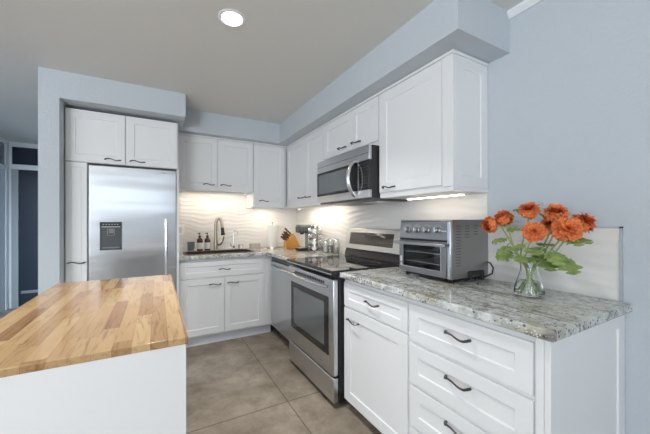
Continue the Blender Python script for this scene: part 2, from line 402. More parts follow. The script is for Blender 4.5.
MB().box(-.622, -.600, -3.2215, -3.196, .0, CB-.001).build('corner_stile', WHITE, cabB, .003)
MB().shaker('y', -.622, -.003, 0, CB-.001, 3.223, 3.241, .062, .007).build('end_panel', WHITE, cabB, .0015)

# ------------------------------------------------------------------ counters
def notsink(x, y): return not (-1.475 < x < -.765 and -.505 < y < -.185)
L = MB().cells([-1.553, -1.475, -.765, -.659, 0-.001], [-1.299, -.644, -.505, -.185, -.001],
               lambda x, y: notsink(x, y) and (y > -.644 or x > -.659), CB, CT)
tag(L.build('countertop', GRAN, None, .006, seg=3), 'L-shaped grey granite countertop with the sink, running into the far corner', 'countertop')
tag(MB().box(-.659, -.001, -3.265, -2.069, CB, CT).build('countertop', GRAN, None, .007, seg=3), 'straight grey granite countertop under the flowers and toaster oven', 'countertop')

# backsplash: wavy relief tile
def wave(a, z):
    ph = .55*math.sin(a*5.1+1.0) + .42*math.sin(a*9.7+z*6+.4) + .25*math.sin(a*17+2.2-z*9)
    amp = .0023*(.75+.25*math.sin(a*3.3+z*4))
    s_ = math.sin(2*PI*z/.098 + ph*2.6)
    return .007 + amp*(1-abs(s_))*1.3 + amp*.35*s_
def splash(ax, a0, a1, z0, z1):
    nu = max(2, int((a1-a0)/.014)); nv = max(2, int((z1-z0)/.0075)); mb = MB(); V = []
    P = (lambda a, o, z: (a, -o, z)) if ax == 'y' else (lambda a, o, z: (-o, a, z))
    def fn(u, v):
        a = a0+(a1-a0)*u; z = z0+(z1-z0)*v
        return P(a, wave(a, z), z)
    mb.grid(nu, nv, fn); bm = mb.bm
    ee = [e for e in bm.edges if e.is_boundary]
    r = bmesh.ops.extrude_edge_only(bm, edges=ee)
    for vv in r['geom']:
        if isinstance(vv, bmesh.types.BMVert):
            if ax == 'y': vv.co.y = -.0008
            else: vv.co.x = -.0008
    bmesh.ops.contextual_create(bm, geom=[e for e in bm.edges if e.is_boundary])
    return mb
o = splash('y', -1.553, -.012, CT+.0005, 1.60).build('backsplash_tile', TILE, None, ang=60); o['kind'] = 'structure'; o.name = 'wall_back_tile'
o = splash('x', -2.668, -.0005, CT+.0005, 1.44).build('wall_right_tile', TILE, None, ang=60); o['kind'] = 'structure'
o = splash('x', -3.228, -2.6685, CT+.0005, 1.222).build('wall_right_low_tile', TILE, None, ang=60); o['kind'] = 'structure'
EDGE = mat('tile_edge_trim', (.46, .50, .54), .4)
struct('trim_2', MB().box(-.014, -.0005, -3.236, -3.2285, CT+.0005, 1.229).box(-.014, -.0005, -3.236, -2.6685, 1.2225, 1.229), EDGE)

# ------------------------------------------------------------------ wall cabinets
ZT = 2.166; CR = 2.184
g = None
cabinet('wall_cabinet', 'white two-door wall cabinet hung above the sink', 'y', -1.553, -.735, .358, 1.592, ZT,
    [('door', -1.549, -1.143, 1.606, ZT-.002, -1.234, 1.658, .062), ('door', -1.139, -.739, 1.606, ZT-.002, -1.052, 1.658, .062)], CR)
cabinet('wall_cabinet', 'white single-door corner wall cabinet, hung lower, above the paper towel', 'y', -.733, -.3185, .358, 1.420, ZT,
    [('door', -.729, -.345, 1.432, ZT-.002, -.608, 1.497, .062)], CR)
cabinet('wall_cabinet', 'white two-door wall cabinet in the corner, left of the microwave', 'x', -1.277, -.002, .317, 1.420, ZT,
    [('door', -1.273, -.879, 1.452, ZT-.002, -.95, 1.512, .062), ('door', -.875, -.385, 1.452, ZT-.002, -.78, 1.514, .062)], CR)
cabinet('wall_cabinet', 'short white two-door wall cabinet directly above the microwave', 'x', -2.066, -1.2785, .317, 1.805, ZT,
    [('door', -1.740, -1.285, 1.842, ZT-.002, -1.60, 1.886, .062), ('door', -2.060, -1.744, 1.842, ZT-.002, -1.80, 1.886, .055)], CR)
big = cabinet('wall_cabinet', 'large white single-door wall cabinet above the toaster oven, right of the microwave', 'x', -2.652, -2.068, .317, 1.420, ZT,
    [('door', -2.597, -2.075, 1.458, ZT-.002, -2.175, 1.489, .07)], CR)
MB().shaker('y', -.297, -.003, 1.445, ZT, 2.653, 2.669, .06, .006).build('side_panel', WHITE, big, .0015)
MB().box(-.317, -.2975, -2.669, -2.6, 1.445, ZT).build('corner_stile', WHITE, big, .003)
MB().box(-.323, -.002, -2.675, -2.6525, 1.420, 1.443).build('light_rail', WHITE, big, .002)
MB().box(-.325, -.002, -2.677, -2.6525, ZT+.0005, CR).build('crown', WHITE, big, .003)

# under-cabinet lights
LEDB = mat('bright_led_strip', (1, 1, 1), .5, emis=(1, .86, .68), estr=8)
def led(label, ax, a0, a1, o0, z, m=None, lip=True):
    c = (a0+a1)/2; loc = (c, -o0-.02, z-.012) if ax == 'y' else (-o0-.02, c, z-.012)
    r = thing('under_cabinet_light', label, 'light', loc)
    MB().abox(ax, a0, a1, o0, o0+.035, z-.008, z).build('housing', PLASTW, r)
    MB().abox(ax, a0+.008, a1-.008, o0+.005, o0+.030, z-.012, z-.0085).build('diffuser', m or LED, r)
    if lip: MB().abox(ax, a0, a0+.005, o0, o0+.0355, z-.0155, z-.0085).abox(ax, a1-.005, a1, o0, o0+.0355, z-.0155, z-.0085).abox(ax, a0, a1, o0+.0355, o0+.039, z-.0155, z-.0005).build('lip', PLASTW, r)
led('glowing light bar under the wall cabinet above the sink', 'y', -1.49, -.80, .18, 1.5915)
led('glowing light bar under the corner wall cabinet above the paper towel', 'y', -.69, -.36, .18, 1.4195)
led('glowing light bar under the corner cabinet left of the microwave', 'x', -1.22, -.42, .15, 1.4195)
led('glowing light bar under the large wall cabinet above the toaster oven', 'x', -2.61, -2.17, .12, 1.4195, LEDB, False)

# ------------------------------------------------------------------ fridge wall
fz = cabinet('fridge_cabinet', 'white two-door cabinet in the niche above the fridge', 'y', -2.392, -1.56, .70, 1.746, ZT+.012,
    [('door', -2.388, -1.981, 1.750, ZT+.010, -2.07, 1.783, .062), ('door', -1.975, -1.570, 1.750, ZT+.010, -1.888, 1.783, .062)])
cabinet('pantry_cabinet', 'narrow white pull-out pantry cabinet left of the fridge', 'y', -2.392, -2.246, .70, .10, 1.744,
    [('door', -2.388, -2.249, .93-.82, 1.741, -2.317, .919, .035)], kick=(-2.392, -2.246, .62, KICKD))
tag(MB().box(-1.574, -1.5545, -.69, -.003, 0, 1.744).build('side_panel', WHITE, None, .001), 'tall white end panel between the fridge and the sink counter', 'panel')
fr = thing('refrigerator', 'stainless steel refrigerator with water dispenser in the white niche', 'refrigerator', (-1.908, -.37, 0))
MB().box(-2.238, -1.579, -.655, -.03, .03, 1.735).build('body', DKGREY, fr, .004)
fd = MB().box(-2.240, -1.577, -.705, -.66, .44, 1.728).build('door', STEEL_F, fr, .006)
MB().box(-2.240, -1.577, -.705, -.66, .08, .432).build('freezer_drawer', STEEL_F, fr, .006)
MB().box(-2.2, -1.6, -.64, -.6, 0, .075).build('toe_grille', BLACK, fr)
hb = MB().tube([(-1.662, -.748, .50), (-1.662, -.748, 1.277)], .0125, 14)
for z in (.56, 1.22): hb.tube([(-1.662, -.705, z), (-1.662, -.748, z)], .007, 10)
hb.build('door_handle', CHROME, fd)
MB().tube([(-2.16, -.748, .36), (-1.66, -.748, .36)], .0125, 14).tube([(-2.1, -.705, .36), (-2.1, -.748, .36)], .007).tube([(-1.72, -.705, .36), (-1.72, -.748, .36)], .007).build('drawer_handle', CHROME, fr)
X0, X1, Z0, Z1 = -2.160, -2.004, 1.012, 1.250
dp = MB().box(X0, X0+.010, -.713, -.706, Z0, Z1).box(X1-.010, X1, -.713, -.706, Z0, Z1).box(X0, X1, -.713, -.706, Z0, Z0+.012).box(X0+.010, X1-.010, -.7085, -.7055, Z0+.012, Z1-.045)
dp.build('dispenser', DKGREY, fr, .001)
MB().box(X0, X1, -.716, -.706, Z1-.05, Z1).build('control_strip', BLACK, fr, .002)
ic = MB()
for i in range(6): ic.box(X0+.022+i*.02, X0+.030+i*.02, -.7168, -.7161, Z1-.022, Z1-.016)
ic.box(X0+.010, X1-.010, -.7168, -.7161, Z1-.044, Z1-.037)
ic.build('control_icons', PALE, fr)
pts = [(X0+.055, -.715, Z1-.055), (X0+.055, -.715, Z1-.105), (X0+.062, -.715, Z1-.115), (X0+.098, -.715, Z1-.115), (X0+.105, -.715, Z1-.105), (X0+.105, -.715, Z1-.055)]
MB().tube(pts, .004, 8).box(X0+.063, X0+.097, -.7145, -.709, Z1-.095, Z1-.055).build('paddle', MIDGREY, fr)
MB().box(X0+.018, X1-.018, -.722, -.7088, Z0+.016, Z0+.026).build('drip_tray', MIDGREY, fr)
MB().box(-1.70, -1.665, -.7065, -.7051, 1.690, 1.698).build('badge', PALE, fr)

# ------------------------------------------------------------------ dishwasher
dw = thing('dishwasher', 'stainless steel dishwasher under the counter, left of the range', 'dishwasher', (-.33, -.97, 0))
MB().box(-.595, -.05, -1.295, -.66, .10, CB-.001).build('body', DKGREY, dw)
MB().box(-.625, -.597, -1.285, -.652, .115, .822).build('door', STEEL_D, dw, .004)
MB().box(-.618, -.597, -1.285, -.652, .828, .868).build('control_strip', BGLASS, dw, .003)
pts = [(-.626, -.70, .772)] + [(-.626-.030*math.sin(PI*min(1, t*1.0)), -.70-.54*t, .772) for t in [i/16 for i in range(1, 16)]] + [(-.626, -1.24, .772)]
MB().tube(pts, .0095, 10).build('handle', STEEL, dw)
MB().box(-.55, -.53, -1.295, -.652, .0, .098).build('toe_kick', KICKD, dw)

# ------------------------------------------------------------------ range
rg = thing('range', 'stainless steel electric range with a black glass cooktop and oven', 'range', (-.34, -1.685, 0))
y0, y1 = -2.064, -1.304
MB().box(-.655, -.035, y0+.001, y1-.001, .03, .892).build('body', BLACK, rg, .003)
od = MB().box(-.697, -.657, y0+.008, y1-.006, .212, .862).build('oven_door', STEEL, rg, .007)
MB().box(-.699, -.6975, y0+.07, y1-.06, .335, .735).build('window_frame', BGLASS, od, .0008)
MB().box(-.7003, -.6992, y0+.125, y1-.115, .385, .69).build('window_pane', OVENGL, od)
n = 20; pts = []
for i in range(n+1):
    t = i/n; pts.append((-.699-.040*math.sin(PI*t)**.6, y0+.075+(y1-y0-.14)*t, .806))
MB().tube(pts, .0125, 12, .8).build('door_handle', STEEL, od)
vt = MB()
for i in range(18): vt.box(-.6985, -.6972, y0+.13+i*.028, y0+.147+i*.028, .818, .836)
vt.build('vent_slots', BLACK, od)
MB().box(-.697, -.657, y0+.008, y1-.006, .035, .200).build('drawer', STEEL, rg, .006)
for yy_ in (y0+.06, y1-.06):
    for xx in (-.60, -.10): MB().lathe([(.018, 0), (.018, .03)], (xx, yy_, 0), 10).build('foot', BLACK, rg)
MB().box(-.715, -.105, y0, y1, .893, .924).build('cooktop', BGLASS, rg, .004)
MB().box(-.7165, -.7155, y0+.004, y1-.004, .897, .905).build('front_trim', STEEL, rg)
RING = mat('burner_ring', (.09, .09, .09), .3)
for bx, by, br in ((-.53, -1.50, .10), (-.53, -1.87, .115), (-.26, -1.50, .075), (-.26, -1.87, .095)):
    MB().lathe([(br, .0), (br, .0004), (br-.003, .0004), (br-.003, 0)], (bx, by, .9242), 40).build('burner_ring', RING, rg)
MB().prism([(-.10, y0, .925), (-.035, y0, .925), (-.035, y0, 1.0), (-.075, y0, 1.0)], (0, y1-y0, 0)).build('backguard_base', BLACK, rg, .003)
pan = MB().prism([(-.098, y0, .995), (-.030, y0, .995), (-.030, y0, 1.185), (-.060, y0, 1.185)], (0, y1-y0, 0)).build('backguard', STEEL, rg, .004)
def bgx(z): return -.098+.038*(z-.995)/.19
za, zb = 1.040, 1.150
MB().prism([(bgx(za)-.0015, y0+.10, za), (bgx(za)+.002, y0+.10, za), (bgx(zb)+.002, y0+.10, zb), (bgx(zb)-.0015, y0+.10, zb)], (0, y1-y0-.17, 0)).build('display_panel', RANGEP, pan, .001)
MB().box(bgx(1.115)-.0026, bgx(1.115)-.0016, y1-.36, y1-.30, 1.100, 1.130).build('clock_display', mat('clock', (.09, .09, .095), .3), pan)

# ------------------------------------------------------------------ microwave
mw = thing('microwave', 'stainless steel over-the-range microwave with black control panel', 'microwave', (-.2, -1.67, 1.42))
a, b = -2.104, -1.300
a = -2.064; b = -1.304; ym = a
MB().box(-.375, -.018, -2.0655, -1.281, 1.424, 1.803).build('body', BLACK, mw, .003)
MB().box(-.402, -.377, a, b, 1.697, 1.803).build('vent_grille', STEEL, mw, .003)
MB().box(-.404, -.4025, a+.004, b-.004, 1.744, 1.747).build('vent_line', DKGREY, mw)
md_ = MB().box(-.402, -.377, -1.937, b, 1.424, 1.6955).build('door', STEEL, mw, .002)
wf = MB().box(-.4045, -.4025, -1.935, b-.002, 1.482, 1.6945).build('window_frame', BGLASS, md_)
MB().box(-.4056, -.4046, -1.83, b-.035, 1.505, 1.672).build('window_pane', MWGL, md_)
MB().box(-.402, -.377, a, -1.939, 1.424, 1.481).build('lower_trim', STEEL, mw, .002)
cp = MB().box(-.404, -.377, a, -1.939, 1.483, 1.6955).build('control_panel', MWP, mw, .002)
pts = []
for i in range(17):
    t = i/16; e = math.sin(PI*t)
    pts.append((-.404-.060*e**.7, -1.898, 1.446+.270*t))
MB().tube(pts, [.012]+[.017]*15+[.012], 14, 1.0).build('door_handle', CHROME, md_)
MB().box(-.385, -.03, a-.001, b-.03, 1.405, 1.4235).build('bottom_vent', DKGREY, mw, .001)
MB().box(-.30, -.08, -2.03, -1.85, 1.398, 1.4045).build('grease_filter', STEEL, mw, .001)

# ------------------------------------------------------------------ island
isl = thing('kitchen_island', 'white kitchen island with a butcher block top in the foreground', 'island', (-1.93, -2.2, 0))
MB().box(-2.215, -1.657, -2.772, -1.93, 0, .893).build('cabinet_body', ISLW, isl, .001)
MB().box(-2.222, -1.652, -2.777, -1.621, .893, CT).build('butcher_block_top', BUTCH, isl, .003)

# ------------------------------------------------------------------ recessed ceiling light
for i, (x, y) in enumerate(DOWN):
    r = thing('recessed_light', ('round recessed downlight glowing in the kitchen ceiling' if i == 0 else 'round recessed downlight in the living room ceiling behind the kitchen'), 'light', (x, y, CZ))
    if i: r['group'] = 'living room downlights'
    MB().lathe([(.056, -.002), (.060, -.006), (.074, -.004), (.077, -.0005), (.056, -.0005)], (x, y, CZ), 40).build('trim_ring', TRIM, r)
    MB().lathe([(0, -.0035), (.0555, -.0035), (.0555, -.0008), (0, -.0008)], (x, y, CZ), 40).build('lens', LAMP, r)
    l = bpy.data.lights.new('downlight', 'AREA'); l.shape = 'DISK'; l.size = .10; l.energy = DOWN_POWER; l.spread = math.radians(115); l.color = (1, .975, .94)
    lo = bpy.data.objects.new('downlight', l); COL.objects.link(lo); lo.parent = r; lo.location = (0, 0, -.006)

# ------------------------------------------------------------------ hallway door and frames
HY = HB
o = struct('door_1', MB().box(-3.523, -2.53, HY-.032, HY-.001, .01, 2.018), DDOOR)
MB().box(-3.50, -2.6, HY-.040, HY-.0325, .20, .24).build('door_rail', mat('door_rail_paint', (.22, .25, .27), .4), o)
struct('door_2', MB().box(-3.598, -3.525, HY-.05, HY-.001, 0, 2.018), JAMB)
struct('trim_3', MB().box(-3.659, -3.60, HY-.03, HY-.001, 0, 2.412).box(-3.60, -2.53, HY-.03, HY-.001, 2.02, 2.092).box(-3.60, -2.53, HY-.03, HY-.001, 2.348, 2.412), TRIM)
struct('window_3', MB().box(-3.599, -2.53, HY-.02, HY-.001, 2.094, 2.346), DDOOR)
struct('trim_4', MB().box(HX+.001, HX+.03, 1.985, 2.045, 0, CZ).box(HX+.001, HX+.03, .2, 1.985, 1.985, 2.05).box(HX+.001, HX+.03, .2, 1.985, 2.36, CZ), TRIM)
struct('door_3', MB().box(HX+.001, HX+.02, .2, 1.983, 0, 1.983), mat('panel_paint', (.60, .67, .73), .4))
struct('window_4', MB().box(HX+.001, HX+.012, .2, 1.983, 2.052, 2.358), mat('grey_pane', (.22, .25, .27), .15))

# ------------------------------------------------------------------ sink and taps
def rrect(x0, x1, y0, y1, r, z, n=6):
    P = []
    for cx, cy, a0 in ((x1-r, y1-r, 0), (x0+r, y1-r, 90), (x0+r, y0+r, 180), (x1-r, y0+r, 270)):
        for i in range(n+1):
            a_ = math.radians(a0+90*i/n); P.append((cx+r*math.cos(a_), cy+r*math.sin(a_), z))
    return P
sk = MB(); loops = []
for ins, z in ((-.022, CT+.0005), (-.022, CT+.004), (-.018, CT+.006), (.004, CT+.006), (.008, CT+.002), (.014, .74), (.05, .715)):
    loops.append([sk.bm.verts.new(p) for p in rrect(-1.47+ins, -.77-ins, -.500+ins, -.190-ins, max(.02, .06-ins*.3), z)])
for A, B in zip(loops, loops[1:]):
    for i in range(len(A)): sk.bm.faces.new((A[i], A[(i+1) % len(A)], B[(i+1) % len(B)], B[i]))
sk.bm.faces.new(loops[-1])
sr = thing('sink', 'dark brown sink set into the granite below the faucet', 'sink', (-1.12, -.345, CT))
sk.build('basin', SINKM, sr)
MB().lathe([(0, 0), (.04, 0), (.042, .003), (.03, .004), (0, .002)], (-1.12, -.345, .7155), 20).build('drain', CHROME, sr)

fa = thing('faucet', 'tall gooseneck pull-down kitchen faucet with side lever, behind the sink', 'faucet', (-1.12, -.10, CT))
X, Y = -1.12, -.10
MB().lathe([(0, 0), (.030, 0), (.030, .008), (.024, .016), (.024, .10), (.020, .115), (0, .115)], (X, Y, CT+.0005), 20).build('base', NICKEL, fa)
pts = [(X, Y, CT+.10), (X, Y, CT+.29)] + [(X+.035-.035*math.cos(PI*i/10), Y-.02*i/10, CT+.29+.09*math.sin(PI*i/10)) for i in range(1, 11)] + [(X+.074, Y-.024, CT+.25)]
MB().tube(pts, .018, 12).build('spout', NICKEL, fa)
MB().tube([(X+.073, Y-.023, CT+.265), (X+.077, Y-.027, CT+.215), (X+.080, Y-.03, CT+.175)], [.019, .021, .025], 12).build('spray_head', BLACK, fa)
MB().tube([(X+.02, Y-.005, CT+.06), (X+.055, Y-.02, CT+.07), (X+.075, Y-.03, CT+.10), (X+.09, Y-.03, CT+.16)], [.012, .012, .009, .008], 10).build('lever', PEWTER, fa)

ff = thing('filter_faucet', 'small slim filtered-water tap right of the main faucet', 'faucet', (-.905, -.09, CT))
X, Y = -.905, -.09
MB().lathe([(0, 0), (.02, 0), (.02, .006), (.014, .012), (.014, .045), (0, .05)], (X, Y, CT+.0005), 16).build('base', CHROME, ff)
MB().tube([(X, Y, CT+.04), (X, Y, CT+.20)] + [(X+.022-.022*math.cos(PI*i/8), Y, CT+.20+.03*math.sin(PI*i/8)) for i in range(1, 9)] + [(X+.045, Y, CT+.185)], .0065, 10).build('spout', CHROME, ff)
MB().tube([(X, Y, CT+.03), (X-.035, Y-.012, CT+.036), (X-.045, Y-.014, CT+.075)], [.009, .008, .006], 10).build('lever', CHROME, ff)
for i, x in enumerate((-.836, -.800)):
    o = MB().lathe([(0, 0), (.016, 0), (.016, .004), (.0125, .007), (.0125, .052), (.010, .057), (0, .057)], (0, 0, 0), 14).build('air_gap_cap', CHROME if i else NICKEL, None)
    o.location = (x, -.075, CT+.0006)
    tag(o, 'short metal cap post behind the sink, %s of the pair' % ('left, nearer the slim tap' if i == 0 else 'right, nearer the dish'), 'cap', 'metal caps behind the sink')

# soap bottles, cup, dish
def bottle(x, y, label):
    r = thing('soap_bottle', label, 'bottle', (x, y, CT+.0006))
    MB().lathe([(0, 0), (.030, 0), (.033, .004), (.033, .115), (.028, .135), (.014, .148), (.012, .160), (0, .160)], seg=20).build('bottle_body', AMBER, r, local=True)
    MB().lathe([(.0334, .022), (.0340, .022), (.0340, .095), (.0334, .095)], seg=20).build('paper_label', LABELW, r, local=True)
    MB().lathe([(0, .1605), (.014, .1605), (.014, .175), (.005, .178), (.005, .195), (0, .195)], seg=14).tube([(.004, 0, .200), (-.002, 0, .203), (-.024, -.012, .200)], [.008, .009, .004], 8).build('pump', BLACK, r, local=True)
bottle(-1.300, -.115, 'amber soap bottle with black pump and white label, next to the blue cup')
bottle(-1.216, -.115, 'amber soap bottle with black pump and white label, next to the faucet')
o = MB().lathe([(0, 0), (.034, 0), (.037, .004), (.040, .105), (.037, .105), (.034, .006), (0, .006)], seg=24).build('cup', CUPM, None)
o.location = (-1.395, -.115, CT+.0006); tag(o, 'slate blue cup beside the amber soap bottles', 'cup')
di = thing('dish', 'small pale rectangular dish behind the right end of the sink', 'dish', (-.642, -.10, CT+.0006))
b_ = MB(); b_.box(-.062, .062, -.035, .035, 0, .004).box(-.062, -.058, -.035, .035, .004, .058).box(.058, .062, -.035, .035, .004, .058).box(-.058, .058, -.035, -.031, .004, .058).box(-.058, .058, .031, .035, .004, .058)
b_.build('dish_body', FROST, di, .001, local=True)
tag(MB().box(-.692, -.592, -.127, -.073, CT+.006, CT+.040).build('sponge', mat('sponge_tan', (.50, .36, .26), .9), None, .004), 'tan sponge lying in the pale dish', 'sponge')

# paper towel
pt = thing('paper_towel_holder', 'metal upright paper towel stand in the back corner', 'paper towel holder', (-.425, -.155, CT+.0006))
MB().lathe([(0, 0), (.082, 0), (.082, .008), (.078, .012), (0, .012)], seg=32).build('base', NICKEL, pt, local=True)
MB().tube([(0, 0, .010), (0, 0, .315)], .006, 10).lathe([(0, .312), (.012, .318), (.014, .328), (.008, .336), (0, .337)], seg=14).build('post', NICKEL, pt, local=True)
o = MB().lathe([(.019, 0), (.058, 0), (.060, .002), (.060, .276), (.058, .278), (.019, .278), (.019, 0)], seg=36).build('paper_towel_roll', PAPER, None)
o.location = (-.425, -.155, CT+.0132); tag(o, 'white roll of paper towels on the upright stand', 'paper towel')

# knife block
kb = MB()
KY = -.325; KX = -.325
prof = [(0, 0), (.185, 0), (.187, .02), (.108, .182), (.100, .185), (.0, .085)]
kb.prism([(KX+x, KY-.05, CT+.0006+z) for x, z in prof], (0, .10, 0))
tag(kb.build('knife_block', BAMB, None, .003), 'orange wooden knife block in the corner of the counter', 'knife block')
fd_ = Vector((.10, 0, .10)).normalized(); nd = Vector((-.78, 0, .72)).normalized()
KL = ['lowest knife handle at the front edge of the block', 'lowest knife handle at the rear edge of the block', 'knife handle in the second row, front side of the block', 'knife handle in the second row, rear side of the block', 'knife handle in the third row, front side of the block', 'knife handle in the third row, rear side of the block', 'longest dark knife handle at the top of the block']
for i, (s_, yo, ln) in enumerate(((.12, -.028, .075), (.12, .028, .075), (.37, -.028, .085), (.37, .028, .085), (.62, -.028, .09), (.62, .028, .09), (.87, 0, .115))):
    p0 = Vector((KX+.004, KY+yo, CT+.0006+.088)) + Vector((.097, 0, .097))*s_ + nd*.004
    k = MB(); p1 = p0 + nd*.012
    k.tube([p0, p1], .006, 8).tube([p1, p1+nd*.01, p0+nd*ln*.6, p0+nd*(ln-.01), p0+nd*ln], [.008, .0105, .009, .011, .008], 8, 1.25)
    tag(k.build('knife', KHAND), 'dark-handled kitchen knife, ' + KL[i], 'knife', 'knives in the block')

# coffee maker
cm = thing('coffee_maker', 'compact dark grey single-cup coffee maker left of the pod carousel', 'coffee maker', (-.175, -.635, CT+.0006))
def LB(x0, x1, y0, y1, z0, z1): return MB().box(x0, x1, y0, y1, z0, z1)
LB(-.125, .12, -.058, .058, 0, .028).build('base', BLACK, cm, .008, local=True)
LB(.0, .12, -.058, .058, .0285, .205).build('column', MIDGREY, cm, .012, local=True, seg=3)
LB(-.125, .12, -.060, .060, .2055, .288).build('head', DKGREY, cm, .018, local=True, seg=4)
LB(-.115, .11, -.050, .050, .2885, .300).build('lid', MIDGREY, cm, .005, local=True)
MB().lathe([(0, .188), (.02, .188), (.024, .205), (0, .205)], (-.065, 0, 0), 16).build('nozzle', BLACK, cm, local=True)
LB(-.115, -.015, -.045, .045, .0285, .032).build('drip_tray', STEEL, cm, local=True)

# pod carousel
CX, CY = -.158, -.815
pc_ = thing('pod_carousel', 'chrome coffee pod carousel between the coffee maker and the jars', 'rack', (CX, CY, CT+.0006))
MB().lathe([(0, 0), (.072, 0), (.074, .006), (.06, .012), (0, .014)], seg=32).build('base', CHROME, pc_, local=True)
MB().lathe([(.014, .014), (.014, .285), (0, .285)], seg=14).build('post', CHROME, pc_, local=True)
MB().lathe([(0, .286), (.05, .286), (.052, .290), (.05, .296), (0, .298)], seg=28).build('top_plate', CHROME, pc_, local=True)
tiers = ('bottom tier', 'second tier from the bottom', 'third tier from the bottom', 'top tier')
spots = ('facing the sink', 'facing the room', 'facing the range', 'facing the jars', 'facing the coffee maker')
PODW = mat('pod_foil', (.72, .71, .70), .35, .2); PODB = mat('pod_foil_brown', (.32, .24, .2), .35, .2)
for tz in range(4):
    wire = MB(); z = .042+tz*.064
    for k in range(5):
        an = math.radians(160+72*k)
        d = Vector((math.cos(an), math.sin(an), 0))
        c0 = d*.074+Vector((0, 0, z)); u = Vector((-d.y, d.x, 0)); vv = Vector((0, 0, 1))
        ring = [c0+(u*math.cos(2*PI*q/14)+vv*math.sin(2*PI*q/14))*.0265 for q in range(15)]
        wire.tube(ring, .0022, 6); wire.tube([d*.013+Vector((0, 0, z+.0275)), c0+vv*.0275], .002, 6)
        p = MB().lathe([(0, -.040), (.016, -.040), (.0215, -.002), (.0245, 0), (.0245, .0015), (0, .002)], (CX+d.x*.077, CY+d.y*.077, CT+.0006+z), 16, d)
        tag(p.build('coffee_pod', PODW if (tz*3+k*2) % 4 else PODB), 'coffee pod on the %s of the carousel, %s' % (tiers[tz], spots[k]), 'coffee pod', 'coffee pods on the carousel')
    wire.build('tier_ring', CHROME, pc_, local=True)

# three glass jars with metal lids
JC = [mat('jar_salt', (.74, .72, .70), .6), mat('jar_brown', (.30, .23, .18), .6), mat('jar_grey', (.42, .38, .34), .6)]
for i, (x, y, h, lab) in enumerate(((-.100, -.945, .125, 'glass jar of white contents with metal lid, beside the pod carousel'), (-.092, -1.035, .145, 'glass jar of brown contents with metal lid, between the other two jars'), (-.080, -1.125, .145, 'glass jar of greyish contents with metal lid, nearest the range'))):
    r = thing('spice_jar', lab, 'jar', (x, y, CT+.0006), 0, 'metal-lidded jars by the range')
    MB().lathe([(0, 0), (.031, 0), (.034, .004), (.034, h-.03), (.030, h-.022), (.030, h-.012), (.028, h-.012), (.0315, h-.03), (.0315, .006), (0, .005)], seg=22).build('glass', GLASS, r, local=True)
    MB().lathe([(0, .0065), (.0305, .0065), (.0305, (h-.04)*(.9-.15*i)), (0, (h-.04)*(.9-.15*i))], seg=20).build('contents', JC[i], r, local=True)
    MB().lathe([(0, h+.012), (.030, h+.010), (.033, h+.004), (.033, h-.0115), (0, h-.0115)], seg=22).build('lid', CHROME, r, local=True)

# outlets
def outlet(label, ax, a_, z):
    r = thing('outlet', label, 'outlet', (a_, -.0125, z) if ax == 'y' else (-.0125, a_, z))
    MB().abox(ax, a_-.037, a_+.037, .0125, .0185, z-.06, z+.06).build('cover_plate', PLASTW, r, .002)
    MB().abox(ax, a_-.018, a_+.018, .0188, .0205, z-.034, z+.034).build('receptacle', mat('receptacle', (.68, .68, .68), .4), r, .001)
outlet('white wall outlet on the wavy tile left of the sink', 'y', -1.497, 1.157)
outlet('white wall outlet on the wavy tile above the pod carousel', 'x', -.715, 1.165)

# ------------------------------------------------------------------ toaster oven
to = thing('toaster_oven', 'grey stainless toaster oven with four knobs on the granite counter', 'toaster oven', (-.19, -2.49, CT))
ya, yb = -2.675, -2.300; xf, xb = -.345, -.012; zt, zb_ = 1.262, .938
B = MB()
B.box(xf+.012, xb, ya, yb, zt-.008, zt); B.box(xf+.012, xb, ya, yb, zb_, zb_+.01)
B.box(xf+.012, xb, ya, ya+.008, zb_+.01, zt-.008); B.box(xf+.012, xb, yb-.008, yb, zb_+.01, zt-.008); B.box(xb-.008, xb, ya+.008, yb-.008, zb_+.01, zt-.008)
B.build('housing', STEEL_T, to, .002)
LIN = mat('oven_liner', (.42, .42, .42), .35, .8)
Q = MB(); Q.box(xf+.02, xb-.03, ya+.02, yb-.02, zb_+.02, zb_+.024).box(xb-.034, xb-.03, ya+.02, yb-.02, zb_+.024, 1.135).box(xf+.02, xb-.034, ya+.02, ya+.024, zb_+.024, 1.135).box(xf+.02, xb-.034, yb-.024, yb-.02, zb_+.024, 1.135)
Q.build('interior', LIN, to)
RACKM = mat('rack_wire', (.75, .75, .74), .3, .3)
for k, z in enumerate((1.005, 1.065)):
    R = MB()
    for i in range(13): R.tube([(xf+.03, ya+.045+i*.0235, z), (xb-.05, ya+.045+i*.0235, z)], .0018, 6)
    R.tube([(xf+.03, ya+.03, z), (xf+.03, yb-.03, z)], .003, 6).tube([(xb-.05, ya+.03, z), (xb-.05, yb-.03, z)], .003, 6)
    R.build('wire_rack', RACKM, to)
# sloping control panel with the knobs
pf = lambda z: xf-.002 + .012*(z-1.148)/.1
MB().prism([(pf(1.148), ya+.003, 1.148), (xf+.03, ya+.003, 1.148), (xf+.03, ya+.003, zt-.002), (xf+.026, ya+.003, zt), (pf(1.248), ya+.003, 1.25)], (0, yb-ya-.006, 0)).build('control_panel', STEEL_TF, to, .002)
for i in range(4):
    y = yb-.068-i*.073; z = 1.203
    kb_ = MB().lathe([(0, 0), (.0215, 0), (.0215, .005), (.0175, .008), (.0165, .022), (.014, .025), (0, .0255)], (pf(z)-.0005, y, z), 24, (-1, 0, .12)).build('knob', STEEL_T, to)
    MB().box(pf(z)-.029, pf(z)-.0262, y-.003, y+.003, z-.012, z+.014).build('grip', CHROME, kb_, .001)
for i in range(4):
    y = yb-.068-i*.073
    MB().tube([(pf(1.203+.029*math.sin(PI*(.1+.8*j/10)))-.0005, y+.029*math.cos(PI*(.1+.8*j/10)), 1.203+.029*math.sin(PI*(.1+.8*j/10))) for j in range(11)], .0008, 6).build('dial_marking', PALE, to)
